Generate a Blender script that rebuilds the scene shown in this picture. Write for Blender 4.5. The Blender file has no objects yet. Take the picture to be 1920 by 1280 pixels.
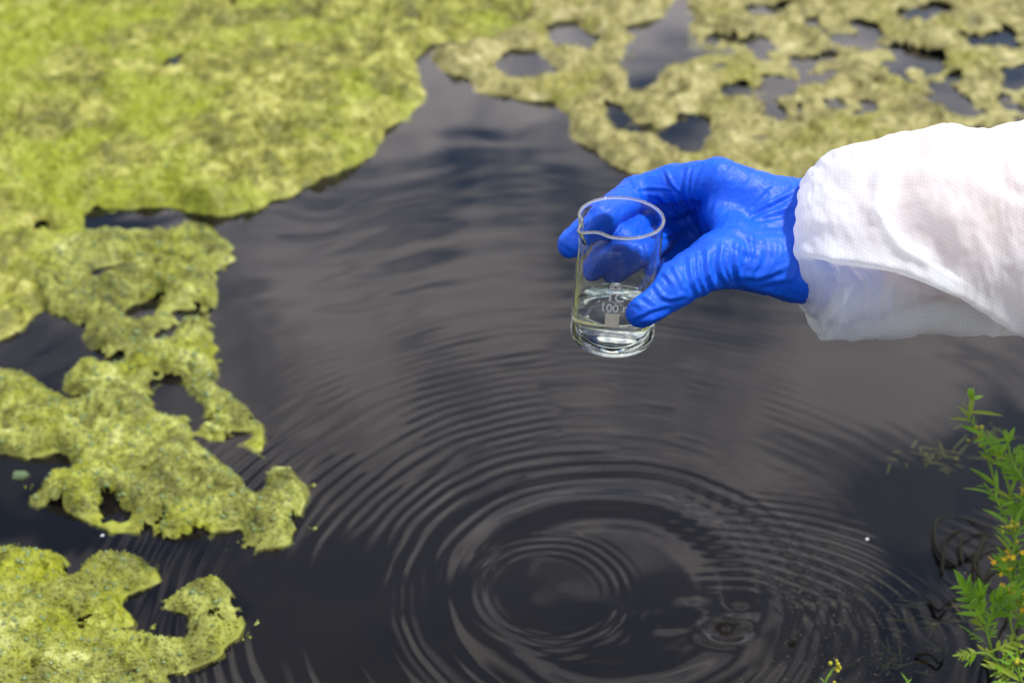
import bpy, bmesh, math, random
import numpy as np
from mathutils import Vector, Matrix

random.seed(7)
rng = np.random.default_rng(7)
scn = bpy.context.scene
COL = scn.collection
R = math.radians

# ------------------------------------------------------------------ camera
CAM_H, PITCH, LENS = 0.75, R(32), 50.0
F = LENS / 36 * 1920                      # focal length in pixels of the 1920 px photograph
cp, sp = math.cos(PITCH), math.sin(PITCH)
AX = np.array([[1, 0, 0], [0, sp, cp], [0, cp, -sp]])   # camera right, up, forward in world axes
CAM = np.array([0, 0, CAM_H])
cd = bpy.data.cameras.new('camera')
cam = bpy.data.objects.new('camera', cd)
COL.objects.link(cam)
cam.location = CAM
cam.rotation_euler = (R(90) - PITCH, 0, 0)
cd.lens = LENS
cd.sensor_width = 36
cd.clip_start, cd.clip_end = 0.05, 2000
cd.dof.use_dof = True
cd.dof.focus_distance = 0.815
cd.dof.aperture_fstop = 7.6
scn.camera = cam

# ------------------------------------------------------------------ sky and sun
SUN_EL, SUN_AZ = R(64), math.atan2(0.75, -0.05)   # azimuth from +Y towards +X
w = bpy.data.worlds.new('World')
scn.world = w
w.use_nodes = True
nt = w.node_tree
nt.nodes.clear()


def nd(tree, kind, **kw):
    n = tree.nodes.new(kind)
    for k, v in kw.items():
        if k == 'inp':
            for a, b in v.items():
                n.inputs[a].default_value = b
        else:
            setattr(n, k, v)
    return n


def ramp(tree, stops, src=None, interp='LINEAR'):
    n = tree.nodes.new('ShaderNodeValToRGB')
    cr = n.color_ramp
    cr.interpolation = interp
    while len(cr.elements) < len(stops):
        cr.elements.new(0.5)
    for e, (p, c) in zip(cr.elements, stops):
        e.position = p
        e.color = (*c, 1) if len(c) == 3 else c
    if src is not None:
        tree.links.new(src, n.inputs[0])
    return n


def math_n(tree, op, a, b=None, clamp=False):
    n = tree.nodes.new('ShaderNodeMath')
    n.operation = op
    n.use_clamp = clamp
    for i, v in enumerate((a, b)):
        if v is None:
            continue
        if isinstance(v, (int, float)):
            n.inputs[i].default_value = v
        else:
            tree.links.new(v, n.inputs[i])
    return n.outputs[0]


sky = nd(nt, 'ShaderNodeTexSky', sky_type='NISHITA', sun_disc=False, sun_elevation=SUN_EL, sun_rotation=SUN_AZ,
         air_density=1.0, dust_density=1.0, ozone_density=1.5)
tc = nd(nt, 'ShaderNodeTexCoord')
sx = nd(nt, 'ShaderNodeSeparateXYZ')
nt.links.new(tc.outputs['Generated'], sx.inputs[0])
den = math_n(nt, 'ADD', math_n(nt, 'MAXIMUM', sx.outputs[2], 0.0), 0.35)
cx = nd(nt, 'ShaderNodeCombineXYZ')
nt.links.new(math_n(nt, 'DIVIDE', sx.outputs[0], den), cx.inputs[0])
nt.links.new(math_n(nt, 'DIVIDE', sx.outputs[1], den), cx.inputs[1])
cx.inputs[2].default_value = 39.18
cn = nd(nt, 'ShaderNodeTexNoise', inp={'Scale': 5.2, 'Detail': 7.0, 'Roughness': 0.5, 'Distortion': 0.5})
nt.links.new(cx.outputs[0], cn.inputs['Vector'])
cmask = ramp(nt, [(0.43, (0, 0, 0)), (0.60, (1, 1, 1))], cn.outputs[0])
cn2 = nd(nt, 'ShaderNodeTexNoise', inp={'Scale': 4.0, 'Detail': 4.0})
nt.links.new(cx.outputs[0], cn2.inputs['Vector'])
ccol = ramp(nt, [(0.3, (0.80, 0.745, 0.77)), (0.7, (0.97, 0.92, 0.94))], cn2.outputs[0])
cmul = nd(nt, 'ShaderNodeMix', data_type='RGBA', blend_type='MULTIPLY', inp={'Factor': 1.0})
nt.links.new(ccol.outputs[0], cmul.inputs[6])
cmul.inputs[7].default_value = (13.5, 13.5, 13.5, 1)
cmix = nd(nt, 'ShaderNodeMix', data_type='RGBA')
nt.links.new(cmask.outputs[0], cmix.inputs['Factor'])
nt.links.new(sky.outputs[0], cmix.inputs[6])
nt.links.new(cmul.outputs[2], cmix.inputs[7])
bg = nd(nt, 'ShaderNodeBackground', inp={'Strength': 0.1})
nt.links.new(cmix.outputs[2], bg.inputs[0])
wo = nd(nt, 'ShaderNodeOutputWorld')
nt.links.new(bg.outputs[0], wo.inputs[0])

sd = bpy.data.lights.new('sun', 'SUN')
sd.energy = 3.0
sd.angle = R(6)
sd.color = (1.0, 0.97, 0.92)
sun = bpy.data.objects.new('sun', sd)
COL.objects.link(sun)
sdir = Vector((math.sin(SUN_AZ) * math.cos(SUN_EL), math.cos(SUN_AZ) * math.cos(SUN_EL), math.sin(SUN_EL)))
sun.rotation_euler = sdir.to_track_quat('Z', 'Y').to_euler()
sun.location = sdir * 5

scn.view_settings.view_transform = 'Standard'
scn.view_settings.look = 'None'
scn.view_settings.gamma = 1
scn.view_settings.use_curve_mapping = False
scn.view_settings.exposure = 0.75
scn.render.engine = 'CYCLES'
cy = scn.cycles
cy.use_denoising = True
cy.max_bounces = 20
cy.transmission_bounces = 16
cy.transparent_max_bounces = 16
cy.glossy_bounces = 8
cy.diffuse_bounces = 3
cy.sample_clamp_indirect = 40
cy.caustics_refractive = True
cy.caustics_reflective = False


# ------------------------------------------------------------------ geometry helpers
def P(px, py, d):
    """camera-frame point for a photograph pixel at a depth (metres along the view axis)"""
    return np.array([(px - 960) / F * d, (640 - py) / F * d, d])


def to_world(c):
    return np.asarray(c) @ AX + CAM


def PW(px, py, d):
    return to_world(P(px, py, d))


def plane_pt(px, py, z=0.0):
    """where the ray through a pixel meets the level z"""
    r = np.array([(px - 960) / F, (640 - py) / F, 1.0]) @ AX
    t = (z - CAM_H) / r[2]
    return CAM + r * t


def to_pixel(pts):
    c = (pts - CAM) @ AX.T
    return 960 + c[..., 0] / c[..., 2] * F, 640 - c[..., 1] / c[..., 2] * F


def mesh_obj(name, verts, faces, mat=None, parent=None, smooth=True):
    me = bpy.data.meshes.new(name)
    verts = np.asarray(verts, dtype=np.float32)
    if isinstance(faces, np.ndarray):
        k = faces.shape[1]
        me.vertices.add(len(verts))
        me.vertices.foreach_set('co', verts.ravel())
        me.loops.add(faces.size)
        me.loops.foreach_set('vertex_index', faces.astype(np.int32).ravel())
        me.polygons.add(len(faces))
        me.polygons.foreach_set('loop_start', np.arange(0, faces.size, k, dtype=np.int32))
        me.polygons.foreach_set('loop_total', np.full(len(faces), k, dtype=np.int32))
        me.update(calc_edges=True)
        me.validate()
    else:
        me.from_pydata([tuple(map(float, v)) for v in verts], [], faces)
        me.update()
    if smooth:
        me.polygons.foreach_set('use_smooth', np.ones(len(me.polygons), dtype=bool))
    if mat:
        me.materials.append(mat)
    o = bpy.data.objects.new(name, me)
    COL.objects.link(o)
    if parent:
        o.parent = parent
    return o


def tag(o, label, cat, group=None, kind=None):
    o['label'] = label
    o['category'] = cat
    if group:
        o['group'] = group
    if kind:
        o['kind'] = kind
    return o


def empty(name, loc):
    o = bpy.data.objects.new(name, None)
    o.location = loc
    o.empty_display_size = 0.02
    COL.objects.link(o)
    return o


# ------------------------------------------------------------------ numpy noise
def _hash(ix, iy, s):
    h = (ix.astype(np.int64) * 374761393 + iy.astype(np.int64) * 668265263 + s * 974711) & 0xFFFFFFFF
    h = ((h ^ (h >> 13)) * 1274126177) & 0xFFFFFFFF
    h = h ^ (h >> 16)
    return (h & 0xFFFFFF) / float(0x1000000)


def vnoise(x, y, s=0):
    ix, iy = np.floor(x), np.floor(y)
    fx, fy = x - ix, y - iy
    fx, fy = fx * fx * (3 - 2 * fx), fy * fy * (3 - 2 * fy)
    a, b = _hash(ix, iy, s), _hash(ix + 1, iy, s)
    c, d = _hash(ix, iy + 1, s), _hash(ix + 1, iy + 1, s)
    return (a + (b - a) * fx) * (1 - fy) + (c + (d - c) * fx) * fy


def fbm(x, y, s=0, o=4):
    t, a, n = 0, 1, 0
    for i in range(o):
        t = t + a * vnoise(x * 2 ** i, y * 2 ** i, s + 17 * i)
        n += a
        a *= .5
    return t / n          # 0..1, mean .5


def worley(x, y, s=0):
    ix, iy = np.floor(x), np.floor(y)
    best = np.full(x.shape, 9.0)
    for dx in (-1, 0, 1):
        for dy in (-1, 0, 1):
            jx, jy = ix + dx, iy + dy
            d = (jx + _hash(jx, jy, s) - x) ** 2 + (jy + _hash(jx, jy, s + 5) - y) ** 2
            best = np.minimum(best, d)
    return np.sqrt(best)


def sstep(a, b, x):
    t = np.clip((x - a) / (b - a), 0, 1)
    return t * t * (3 - 2 * t)


def in_poly(px, py, poly):
    ins = np.zeros(px.shape, bool)
    n = len(poly)
    for i in range(n):
        x1, y1 = poly[i]
        x2, y2 = poly[(i + 1) % n]
        if y1 == y2:
            continue
        c = (y1 > py) != (y2 > py)
        ins ^= c & (px < (x2 - x1) * (py - y1) / (y2 - y1) + x1)
    return ins


def box_blur(a, r, it=2):
    for _ in range(it):
        for ax in (0, 1):
            pad = [(0, 0), (0, 0)]
            pad[ax] = (r + 1, r)
            c = np.cumsum(np.pad(a, pad, mode='edge'), axis=ax)
            n = a.shape[ax]
            hi = np.take(c, np.arange(2 * r + 1, 2 * r + 1 + n), axis=ax)
            lo = np.take(c, np.arange(0, n), axis=ax)
            a = (hi - lo) / (2 * r + 1)
    return a


# ------------------------------------------------------------------ material helpers
def new_mat(name):
    m = bpy.data.materials.new(name)
    m.use_nodes = True
    t = m.node_tree
    t.nodes.clear()
    out = t.nodes.new('ShaderNodeOutputMaterial')
    return m, t, out


def principled(name, col, rough=0.5, spec=0.5, **inp):
    m, t, out = new_mat(name)
    b = nd(t, 'ShaderNodeBsdfPrincipled')
    b.inputs['Base Color'].default_value = (*col, 1)
    b.inputs['Roughness'].default_value = rough
    b.inputs['Specular IOR Level'].default_value = spec
    for k, v in inp.items():
        b.inputs[k].default_value = v
    t.links.new(b.outputs[0], out.inputs[0])
    return m, t, b


def noise_col(t, b, stops, scale, detail=4, coord='Object', rough=.6, bump=0.0, bump_scale=None, dist=0.001):
    c = nd(t, 'ShaderNodeTexCoord')
    n = nd(t, 'ShaderNodeTexNoise', inp={'Scale': scale, 'Detail': detail, 'Roughness': rough})
    t.links.new(c.outputs[coord], n.inputs['Vector'])
    r = ramp(t, stops, n.outputs[0])
    t.links.new(r.outputs[0], b.inputs['Base Color'])
    if bump:
        n2 = nd(t, 'ShaderNodeTexNoise', inp={'Scale': bump_scale or scale * 4, 'Detail': 4})
        t.links.new(c.outputs[coord], n2.inputs['Vector'])
        bp = nd(t, 'ShaderNodeBump', inp={'Strength': bump, 'Distance': dist})
        t.links.new(n2.outputs[0], bp.inputs['Height'])
        t.links.new(bp.outputs[0], b.inputs['Normal'])
    return r


# ================================================================== POND BED AND WATER
m_bed, t, b = principled('mud', (0.03, 0.027, 0.024), 0.9, 0.2)
noise_col(t, b, [(0.3, (0.010, 0.010, 0.010)), (0.7, (0.022, 0.019, 0.016))], 9)
S = 500
bed = mesh_obj('pond_bed', [(-S, -S, -.14), (S, -S, -.14), (S, S, -.14), (-S, S, -.14)], [(0, 1, 2, 3)], m_bed)
bed['kind'] = 'structure'


def axis(lo, hi, step, far_lo, far_hi):
    a = list(np.arange(lo, hi, step))
    s, v = step, lo
    pre = []
    while v > far_lo:
        s *= 1.18
        v -= s
        pre.append(v)
    s, v = step, a[-1]
    post = []
    while v < far_hi:
        s *= 1.05 if v < 4 else 1.3
        v += s
        post.append(v)
    return np.array(pre[::-1] + a + post)


cA = plane_pt(1150, 1110)[:2]
cB = plane_pt(1372, 1182)[:2]
cC = plane_pt(1030, 1112)[:2]


def ripple(X, Y):
    """height of the rippled pond surface, metres"""
    h = np.zeros(X.shape)
    wx = (fbm(X * 9, Y * 9, 3, 3) - .5) * .017
    wy = (fbm(X * 9, Y * 9, 4, 3) - .5) * .017
    near = sstep(1.75, 1.15, Y)
    # the big rings
    dx, dy = X - cA[0] + wx, Y - cA[1] + wy
    r = np.hypot(dx, dy)
    th = np.arctan2(dy, dx)
    am = .35 + 1.1 * fbm(2.2 * np.cos(th) + 7 + r * 9, 2.2 * np.sin(th) + 3 - r * 6, 11, 3)
    am = am * (.25 + 1.5 * sstep(.3, .75, fbm(X * 16, Y * 16, 13, 2)))
    ph = (fbm(X * 5, Y * 5, 21, 2) - .5) * 4.0
    up_left = sstep(-.6, .9, -np.cos(th - R(-15)))
    env = sstep(.115, .155, r) * sstep(.50, .20, r)
    lam = .0125
    h += 0.00013 * env * am * (.10 + 1.0 * up_left) * np.cos(2 * np.pi * r / lam + ph)
    h += 0.00006 * env * (1.6 - am) * (.3 + .8 * up_left) * np.cos(2 * np.pi * r / .0185 + 1.7 * ph + 1)
    # two bold crests at the front of the train and the broad swell inside it
    h += 0.00034 * np.exp(-((r - .158) / .022) ** 2) * np.cos(2 * np.pi * (r - .158) / .017)
    h += 0.0011 * np.exp(-((r - .115) / .035) ** 2) * np.cos(2 * np.pi * (r - .115) / .06)
    # inner fine rings
    dx, dy = X - cC[0] + wx * .6, Y - cC[1] + wy * .6
    r = np.hypot(dx, dy)
    h += 0.00018 * np.exp(-((r - .058) / .013) ** 2) * np.cos(2 * np.pi * r / .0088 + ph * .5)
    h += 0.0002 * np.exp(-(r / .05) ** 2) * (fbm(X * 24, Y * 24, 31, 2) - .5) * 2
    # the drop that has just landed
    dx, dy = X - cB[0] + wx * .8, Y - cB[1] + wy * .8
    r = np.hypot(dx * .82, dy * 1.15)
    h += -0.0075 * np.exp(-(r / .0105) ** 2) + 0.0013 * np.exp(-((r - .0155) / .0055) ** 2) * (.5 + .9 * sstep(-.3, .9, -np.cos(np.arctan2(dy, dx) - R(35))))
    for ox_, oy_, dd, sx_, sy_ in ((-.020, .022, .0008, .014, .006), (.012, .018, -.0012, .010, .006), (-.036, .004, -.0007, .015, .007)):
        h += dd * np.exp(-((dx - ox_ + wx) / sx_) ** 2 - ((dy - oy_ + wy) / sy_) ** 2)
    env = sstep(.02, .05, r) * sstep(.30, .08, r)
    h += 0.00014 * env * am * sstep(.2, .9, np.cos(np.arctan2(dy, dx) - R(40))) * np.cos(2 * np.pi * r / .0125 + ph * .8)
    blot = np.exp(-(np.hypot(X - .5 * (cB[0] + cC[0]) - .01, (Y - cB[1]) * 1.1) / .085) ** 2)
    h += 0.0008 * blot * (fbm(X * 20, Y * 22, 41, 2) - .5) * 2
    # soft far undulation, rings that have run out long ago
    dx, dy = X - cA[0] + 3 * wx, Y - cA[1] + 3 * wy
    r = np.hypot(dx, dy)
    far = sstep(.26, .55, r) * sstep(3.0, 1.2, r)
    h += 0.00013 * far * fbm(X * 3, Y * 3, 51, 2) * np.cos(2 * np.pi * r / .062 + 3.2 * ph)
    h += 0.00009 * far * (fbm(X * 7, Y * 20, 61, 3) - .5) * 2 * sstep(4, 2, Y)
    h += 0.00035 * (fbm(X * 6 + 3, Y * 9, 71, 2) - .5)
    return h * sstep(8, 3, np.hypot(X, Y))


xs = axis(-.62, .72, .0019, -400, 400)
ys = axis(.64, 1.34, .0019, -400, 400)
GX, GY = np.meshgrid(xs, ys)
GZ = ripple(GX, GY)
nx, ny = len(xs), len(ys)
idx = np.arange(nx * ny).reshape(ny, nx)
quads = np.stack([idx[:-1, :-1], idx[:-1, 1:], idx[1:, 1:], idx[1:, :-1]], -1).reshape(-1, 4)

m_water, t, out = new_mat('pond_water')
fr = nd(t, 'ShaderNodeFresnel', inp={'IOR': 1.333})
gl = nd(t, 'ShaderNodeBsdfGlossy', inp={'Roughness': 0.0, 'Color': (1, 1, 1, 1)})
df = nd(t, 'ShaderNodeBsdfDiffuse', inp={'Color': (0.0068, 0.0060, 0.0070, 1)})
tr = nd(t, 'ShaderNodeBsdfTransparent', inp={'Color': (0.95, 0.93, 0.85, 1)})
mur = nd(t, 'ShaderNodeMixShader', inp={0: 0.58})
t.links.new(df.outputs[0], mur.inputs[1])
t.links.new(tr.outputs[0], mur.inputs[2])
mx = nd(t, 'ShaderNodeMixShader')
t.links.new(fr.outputs[0], mx.inputs[0])
t.links.new(mur.outputs[0], mx.inputs[1])
t.links.new(gl.outputs[0], mx.inputs[2])
t.links.new(mx.outputs[0], out.inputs[0])
water = mesh_obj('water', np.stack([GX, GY, GZ], -1).reshape(-1, 3), quads, m_water)
water['kind'] = 'structure'

# ================================================================== ALGAE MATS
UL = [(-330, -260), (1010, -260), (1010, 20), (960, 60), (860, 72), (800, 74), (778, 100), (786, 140), (798, 180), (762, 214), (716, 240),
      (702, 280), (650, 312), (590, 332), (545, 356), (480, 382), (420, 397), (340, 386), (260, 381), (200, 386), (150, 388),
      (164, 436), (120, 470), (100, 520), (85, 572), (53, 582), (42, 614), (0, 630), (-330, 640)]
UL_H = [[(278, 138), (300, 115), (345, 92), (352, 104), (312, 132)], [(403, 30), (440, -10), (458, -10), (430, 22)],
        [(58, 412), (88, 410), (94, 444), (66, 452)], [(680, 100), (704, 96), (708, 110), (686, 112)],
        [(640, 172), (664, 158), (668, 170), (650, 184)], [(236, 52), (262, 45), (266, 54), (240, 60)]]
LM = [(160, 440), (197, 425), (266, 443), (329, 427), (393, 427), (438, 454), (437, 478), (396, 518), (404, 555), (396, 592), (398, 667),
      (414, 725), (450, 750), (484, 784), (500, 837), (507, 853), (558, 885), (578, 912), (560, 960), (550, 988), (531, 1016), (470, 1026),
      (425, 1035), (404, 1012), (383, 986), (350, 996), (313, 1009), (266, 989), (197, 988), (138, 959), (106, 938), (50, 941), (48, 917),
      (101, 916), (74, 893), (133, 889), (136, 862), (101, 822), (84, 846), (40, 852), (0, 840), (-330, 860), (-330, 680), (0, 692), (40, 694),
      (69, 709), (117, 747), (160, 758), (165, 741), (114, 725), (117, 699), (160, 683), (234, 680), (234, 651), (202, 664), (165, 646),
      (154, 603), (60, 560), (50, 500), (90, 450), (150, 425)]
LM_H = [[(165, 502), (226, 490), (242, 506), (182, 516)], [(232, 572), (288, 559), (284, 588), (238, 594)],
        [(322, 576), (367, 576), (374, 592), (330, 593)], [(288, 619), (326, 613), (308, 641), (289, 641)],
        [(288, 710), (330, 719), (363, 747), (319, 775), (289, 752)],
        [(366, 790), (392, 774), (392, 826), (452, 831), (494, 853), (480, 906), (462, 910), (441, 874), (402, 849), (376, 828)],
        [(424, 799), (470, 799), (458, 817), (429, 817)], [(200, 942), (245, 959), (240, 971), (198, 968)],
        [(408, 991), (453, 985), (458, 1007), (413, 1018)], [(278, 975), (308, 970), (306, 980), (285, 983)]]
LL = [(-330, 1030), (0, 1029), (23, 1027), (60, 1041), (73, 1037), (86, 1043), (115, 1032), (123, 1043), (112, 1066), (130, 1076), (133, 1102),
      (154, 1084), (159, 1055), (200, 1050), (234, 1045), (286, 1055), (305, 1087), (247, 1101), (227, 1103), (232, 1131), (259, 1168),
      (195, 1173), (200, 1180), (227, 1194), (247, 1180), (268, 1186), (299, 1188), (323, 1202), (354, 1199), (357, 1170), (349, 1139),
      (323, 1134), (284, 1128), (336, 1102), (370, 1084), (391, 1080), (427, 1097), (450, 1131), (460, 1157), (450, 1191), (414, 1206),
      (417, 1227), (336, 1252), (289, 1248), (320, 1276), (312, 1300), (300, 1500), (-330, 1500)]
LL_H = [[(386, 1130), (404, 1125), (402, 1148), (390, 1148)], [(384, 1162), (402, 1159), (403, 1172), (387, 1176)],
        [(14, 1275), (50, 1258), (87, 1249), (62, 1270), (30, 1288)], [(148, 1160), (166, 1152), (170, 1164), (154, 1170)],
        [(84, 1160), (104, 1172), (98, 1178)]]
UR = [(985, -260), (2300, -260), (2300, 440), (1700, 400), (1500, 365), (1300, 348), (1195, 327), (1159, 314), (1123, 291), (1092, 262), (1068, 237),
      (1059, 206), (1044, 182), (959, 179), (899, 169), (875, 140), (818, 124), (808, 103), (830, 88), (880, 80), (935, 70), (985, 40)]
UR_H = [[(1032, 42), (1062, 37), (1118, 72), (1098, 92), (1060, 89), (1030, 66)], [(930, 115), (971, 89), (1010, 97), (1048, 133), (1026, 142), (962, 144)],
        [(1181, 42), (1253, 32), (1259, -20), (1290, -20), (1290, 40), (1304, 66), (1336, 90), (1207, 117), (1167, 104), (1195, 66)],
        [(1334, 70), (1505, 70), (1490, 97), (1497, 123), (1467, 171), (1429, 152), (1416, 108), (1376, 111), (1338, 105)],
        [(1320, 113), (1366, 116), (1360, 135), (1320, 135)], [(1344, 155), (1390, 158), (1403, 183), (1362, 183)],
        [(1181, 137), (1228, 134), (1209, 171), (1175, 165)], [(1247, 167), (1282, 167), (1276, 183), (1247, 183)],
        [(1133, 191), (1167, 197), (1187, 222), (1222, 229), (1183, 250), (1145, 231)], [(1240, 256), (1284, 215), (1342, 222), (1312, 254), (1306, 280), (1240, 268)],
        [(1519, 34), (1630, 45), (1646, 66), (1594, 74), (1525, 50)], [(1562, 77), (1654, 88), (1753, 101), (1753, 117), (1703, 124), (1630, 124), (1616, 93)],
        [(1690, 151), (1775, 136), (1803, 175), (1852, 199), (1825, 240), (1785, 234), (1779, 195), (1727, 172)],
        [(1416, 187), (1437, 179), (1476, 218), (1460, 227)], [(1809, 57), (1893, 52), (1893, 81), (1821, 81)],
        [(1500, 121), (1566, 101), (1580, 140), (1552, 142), (1512, 153)], [(1614, 147), (1636, 124), (1649, 140), (1625, 158)],
        [(1507, 197), (1543, 210), (1515, 227)], [(1880, 130), (2000, 120), (2000, 165), (1900, 170)], [(1870, 190), (1900, 180), (1960, 225), (1890, 235)],
        [(1204, 243), (1226, 240), (1230, 256), (1212, 262)], [(1560, 190), (1640, 180), (1660, 214), (1600, 224)],
        [(1690, 20), (1760, 8), (1780, 26), (1710, 38)], [(1400, 10), (1460, 4), (1470, 16), (1420, 24)]]


def algae_mat(name, poly, holes, step, x0, x1, y0, y1, mat, thick, seed, rag_px, patchy=None, blur=.006, clump=.006, grow=(1.16, 1.22)):
    nx, ny = int((x1 - x0) / step), int((y1 - y0) / step)
    X, Y = np.meshgrid(x0 + np.arange(nx) * step, y0 + np.arange(ny) * step)
    px, py = to_pixel(np.stack([X, Y, np.full_like(X, .004)], -1))
    wob = 1 / .022
    wob2 = 1 / .007
    ox = (fbm(X * wob, Y * wob, seed, 3) - .5) * 2 * rag_px + (fbm(X * wob2, Y * wob2, seed + 31, 2) - .5) * rag_px * 2
    oy = (fbm(X * wob, Y * wob, seed + 1, 3) - .5) * 2 * rag_px * .55 + (fbm(X * wob2, Y * wob2, seed + 32, 2) - .5) * rag_px * 1.3
    qx, qy = px + ox, py + oy
    m = in_poly(qx, qy, poly)
    for hpoly in holes:
        hc = np.mean(hpoly, axis=0)
        m &= ~in_poly(hc[0] + (qx - hc[0]) / grow[0], hc[1] + (qy - hc[1]) / grow[1], hpoly)
    f = box_blur(m.astype(float), max(1, int(blur / step)), 2)
    if patchy is not None:
        f = f - patchy(px, py, X, Y)
    f = f - .5 + (fbm(X / .009, Y / .009, seed + 2, 3) - .5) * .35
    e = np.clip(f / .42, -1, 1)
    rise = np.where(e > 0, 1 - (1 - np.clip(e, 0, 1)) ** 2.2, e * 1.2)
    lump = fbm(X / .045, Y / .045, seed + 3, 3)
    w1 = 1 - np.clip(worley(X / .0065, Y / .0065, seed + 4), 0, 1) ** 1.5
    w2 = 1 - np.clip(worley(X / .014, Y / .014, seed + 6), 0, 1) ** 1.6
    fine = fbm(X / .004, Y / .004, seed + 8, 2)
    dome = sstep(.45, .95, box_blur(m.astype(float), max(2, int(blur * 3 / step)), 2))
    w3 = 1 - np.clip(worley(X / .034 + ox * .02, Y / .034, seed + 9), 0, 1) ** 1.4
    Z = rise * (.0012 + .0014 * lump) + dome * thick * (1.7 * np.clip(lump - .3, 0, 1) + 1.0 * w3 - .3)
    Z = Z + np.clip(rise, 0, 1) * (.4 + .6 * dome) * (.0030 * w1 + clump * w2 * (.4 + lump) + .0022 * fine - .003)
    Z = np.where(f > 0, np.maximum(Z, -.002), Z)
    keep = f > -.30
    idx = np.arange(nx * ny).reshape(ny, nx)
    k = keep[:-1, :-1] & keep[:-1, 1:] & keep[1:, 1:] & keep[1:, :-1]
    q = np.stack([idx[:-1, :-1], idx[:-1, 1:], idx[1:, 1:], idx[1:, :-1]], -1)[k]
    used, inv = np.unique(q, return_inverse=True)
    V = np.stack([X, Y, Z], -1).reshape(-1, 3)[used]
    o = mesh_obj(name, V, inv.reshape(-1, 4), mat)
    good = V[V[:, 2] > .0035]
    pool[name + str(seed)] = V[np.abs(V[:, 2]) < .0008]
    return o, good


def mat_algae(name, cols, patch, patch_w, grad=0.0):
    """cols: dull to pale algae tones, patch: the fresh yellow or green tone that comes in patches"""
    m, t, b = principled(name, cols[0], .55, .35)
    c = nd(t, 'ShaderNodeTexCoord')
    n1 = nd(t, 'ShaderNodeTexNoise', inp={'Scale': 42, 'Detail': 6, 'Roughness': .68, 'Distortion': .4})
    t.links.new(c.outputs['Object'], n1.inputs['Vector'])
    n5 = nd(t, 'ShaderNodeTexNoise', inp={'Scale': 11, 'Detail': 3, 'Roughness': .55})
    t.links.new(c.outputs['Object'], n5.inputs['Vector'])
    big = math_n(t, 'MULTIPLY', math_n(t, 'SUBTRACT', n5.outputs[0], .5), .55)
    r1 = ramp(t, [(.28, cols[0]), (.45, cols[1]), (.58, cols[2]), (.75, cols[3])], math_n(t, 'ADD', n1.outputs[0], big))
    n2 = nd(t, 'ShaderNodeTexNoise', inp={'Scale': 7.5, 'Detail': 4, 'Roughness': .6})
    t.links.new(c.outputs['Object'], n2.inputs['Vector'])
    # the fresh green takes over towards one end of the mat
    sg = nd(t, 'ShaderNodeSeparateXYZ')
    t.links.new(c.outputs['Object'], sg.inputs[0])
    gr = nd(t, 'ShaderNodeMapRange', inp={'From Min': -.85, 'From Max': -.1, 'To Min': grad, 'To Max': -grad})
    t.links.new(sg.outputs[0], gr.inputs[0])
    r2 = ramp(t, [(.5 - patch_w, (0, 0, 0)), (.62 - patch_w * .6, (.85, .85, .85))], math_n(t, 'ADD', n2.outputs[0], gr.outputs[0]))
    mx = nd(t, 'ShaderNodeMix', data_type='RGBA')
    t.links.new(r2.outputs[0], mx.inputs['Factor'])
    t.links.new(r1.outputs[0], mx.inputs[6])
    n3 = nd(t, 'ShaderNodeTexNoise', inp={'Scale': 130, 'Detail': 3, 'Roughness': .6})
    t.links.new(c.outputs['Object'], n3.inputs['Vector'])
    r3 = ramp(t, [(.3, tuple(.55 * x for x in patch)), (.65, patch)], n3.outputs[0])
    t.links.new(r3.outputs[0], mx.inputs[7])
    t.links.new(mx.outputs[2], b.inputs['Base Color'])
    n4 = nd(t, 'ShaderNodeTexNoise', inp={'Scale': 420, 'Detail': 3, 'Roughness': .6})
    t.links.new(c.outputs['Object'], n4.inputs['Vector'])
    bp = nd(t, 'ShaderNodeBump', inp={'Strength': .7, 'Distance': .0015})
    t.links.new(n4.outputs[0], bp.inputs['Height'])
    t.links.new(bp.outputs[0], b.inputs['Normal'])
    return m


olive = [(.055, .06, .007), (.135, .138, .016), (.255, .255, .042), (.47, .46, .17)]
beige = [(.075, .068, .02), (.17, .155, .045), (.275, .255, .09), (.42, .39, .20)]
m_ul = mat_algae('algae_bright', olive, (.225, .272, .006), .05, .12)
m_lm = mat_algae('algae_froth', [(.038, .045, .008), (.14, .15, .022), (.26, .285, .055), (.48, .50, .20)], (.27, .295, .008), .0)
m_ur = mat_algae('algae_dry', beige, (.22, .215, .03), -.03)
m_isl, t, b = principled('algae_dull', (.07, .11, .045), .5, .4)
m_bub, t, b = principled('bubble_skin', (.15, .21, .075), .15, .6, **{'Alpha': .75})

pool = {}
ul, pool['ul'] = algae_mat('algae_mat', UL, UL_H, .0027, -1.35, .09, 1.20, 2.9, m_ul, .016, 100, 11)
tag(ul, 'broad yellow-green algae mat with a smooth curved edge, thickest and most unbroken of the mats', 'algae mat', 'algae mats floating on the pond')
ur, pool['ur'] = algae_mat('algae_mat', UR, UR_H, .0029, -.20, 1.45, 1.40, 2.9, m_ur, .011, 200, 15,
                           lambda px, py, X, Y: (.45 * sstep(930, 1150, px) + .62 * sstep(1150, 1520, px)) * np.maximum(.56 - 1.12 * sstep(.472, .545, fbm(X / .046, Y / .050, 77, 3)), np.where(px < 1290, 0, -1)))
tag(ur, 'dull beige-green algae mat broken by many water holes, behind the gloved hand and sleeve', 'algae mat', 'algae mats floating on the pond')
lm, pool['lm'] = algae_mat('algae_mat', LM, LM_H, .0017, -.75, -.14, .85, 1.50, m_lm, .011, 300, 9, lambda px, py, X, Y: .6 * sstep(.59, .68, fbm(X / .024, Y / .020, 88, 3)), blur=.004, grow=(1.3, 1.45))
tag(lm, 'bubbly green algae mat full of holes, tapering to a rounded tip beside the ripples', 'algae mat', 'algae mats floating on the pond')
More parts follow.
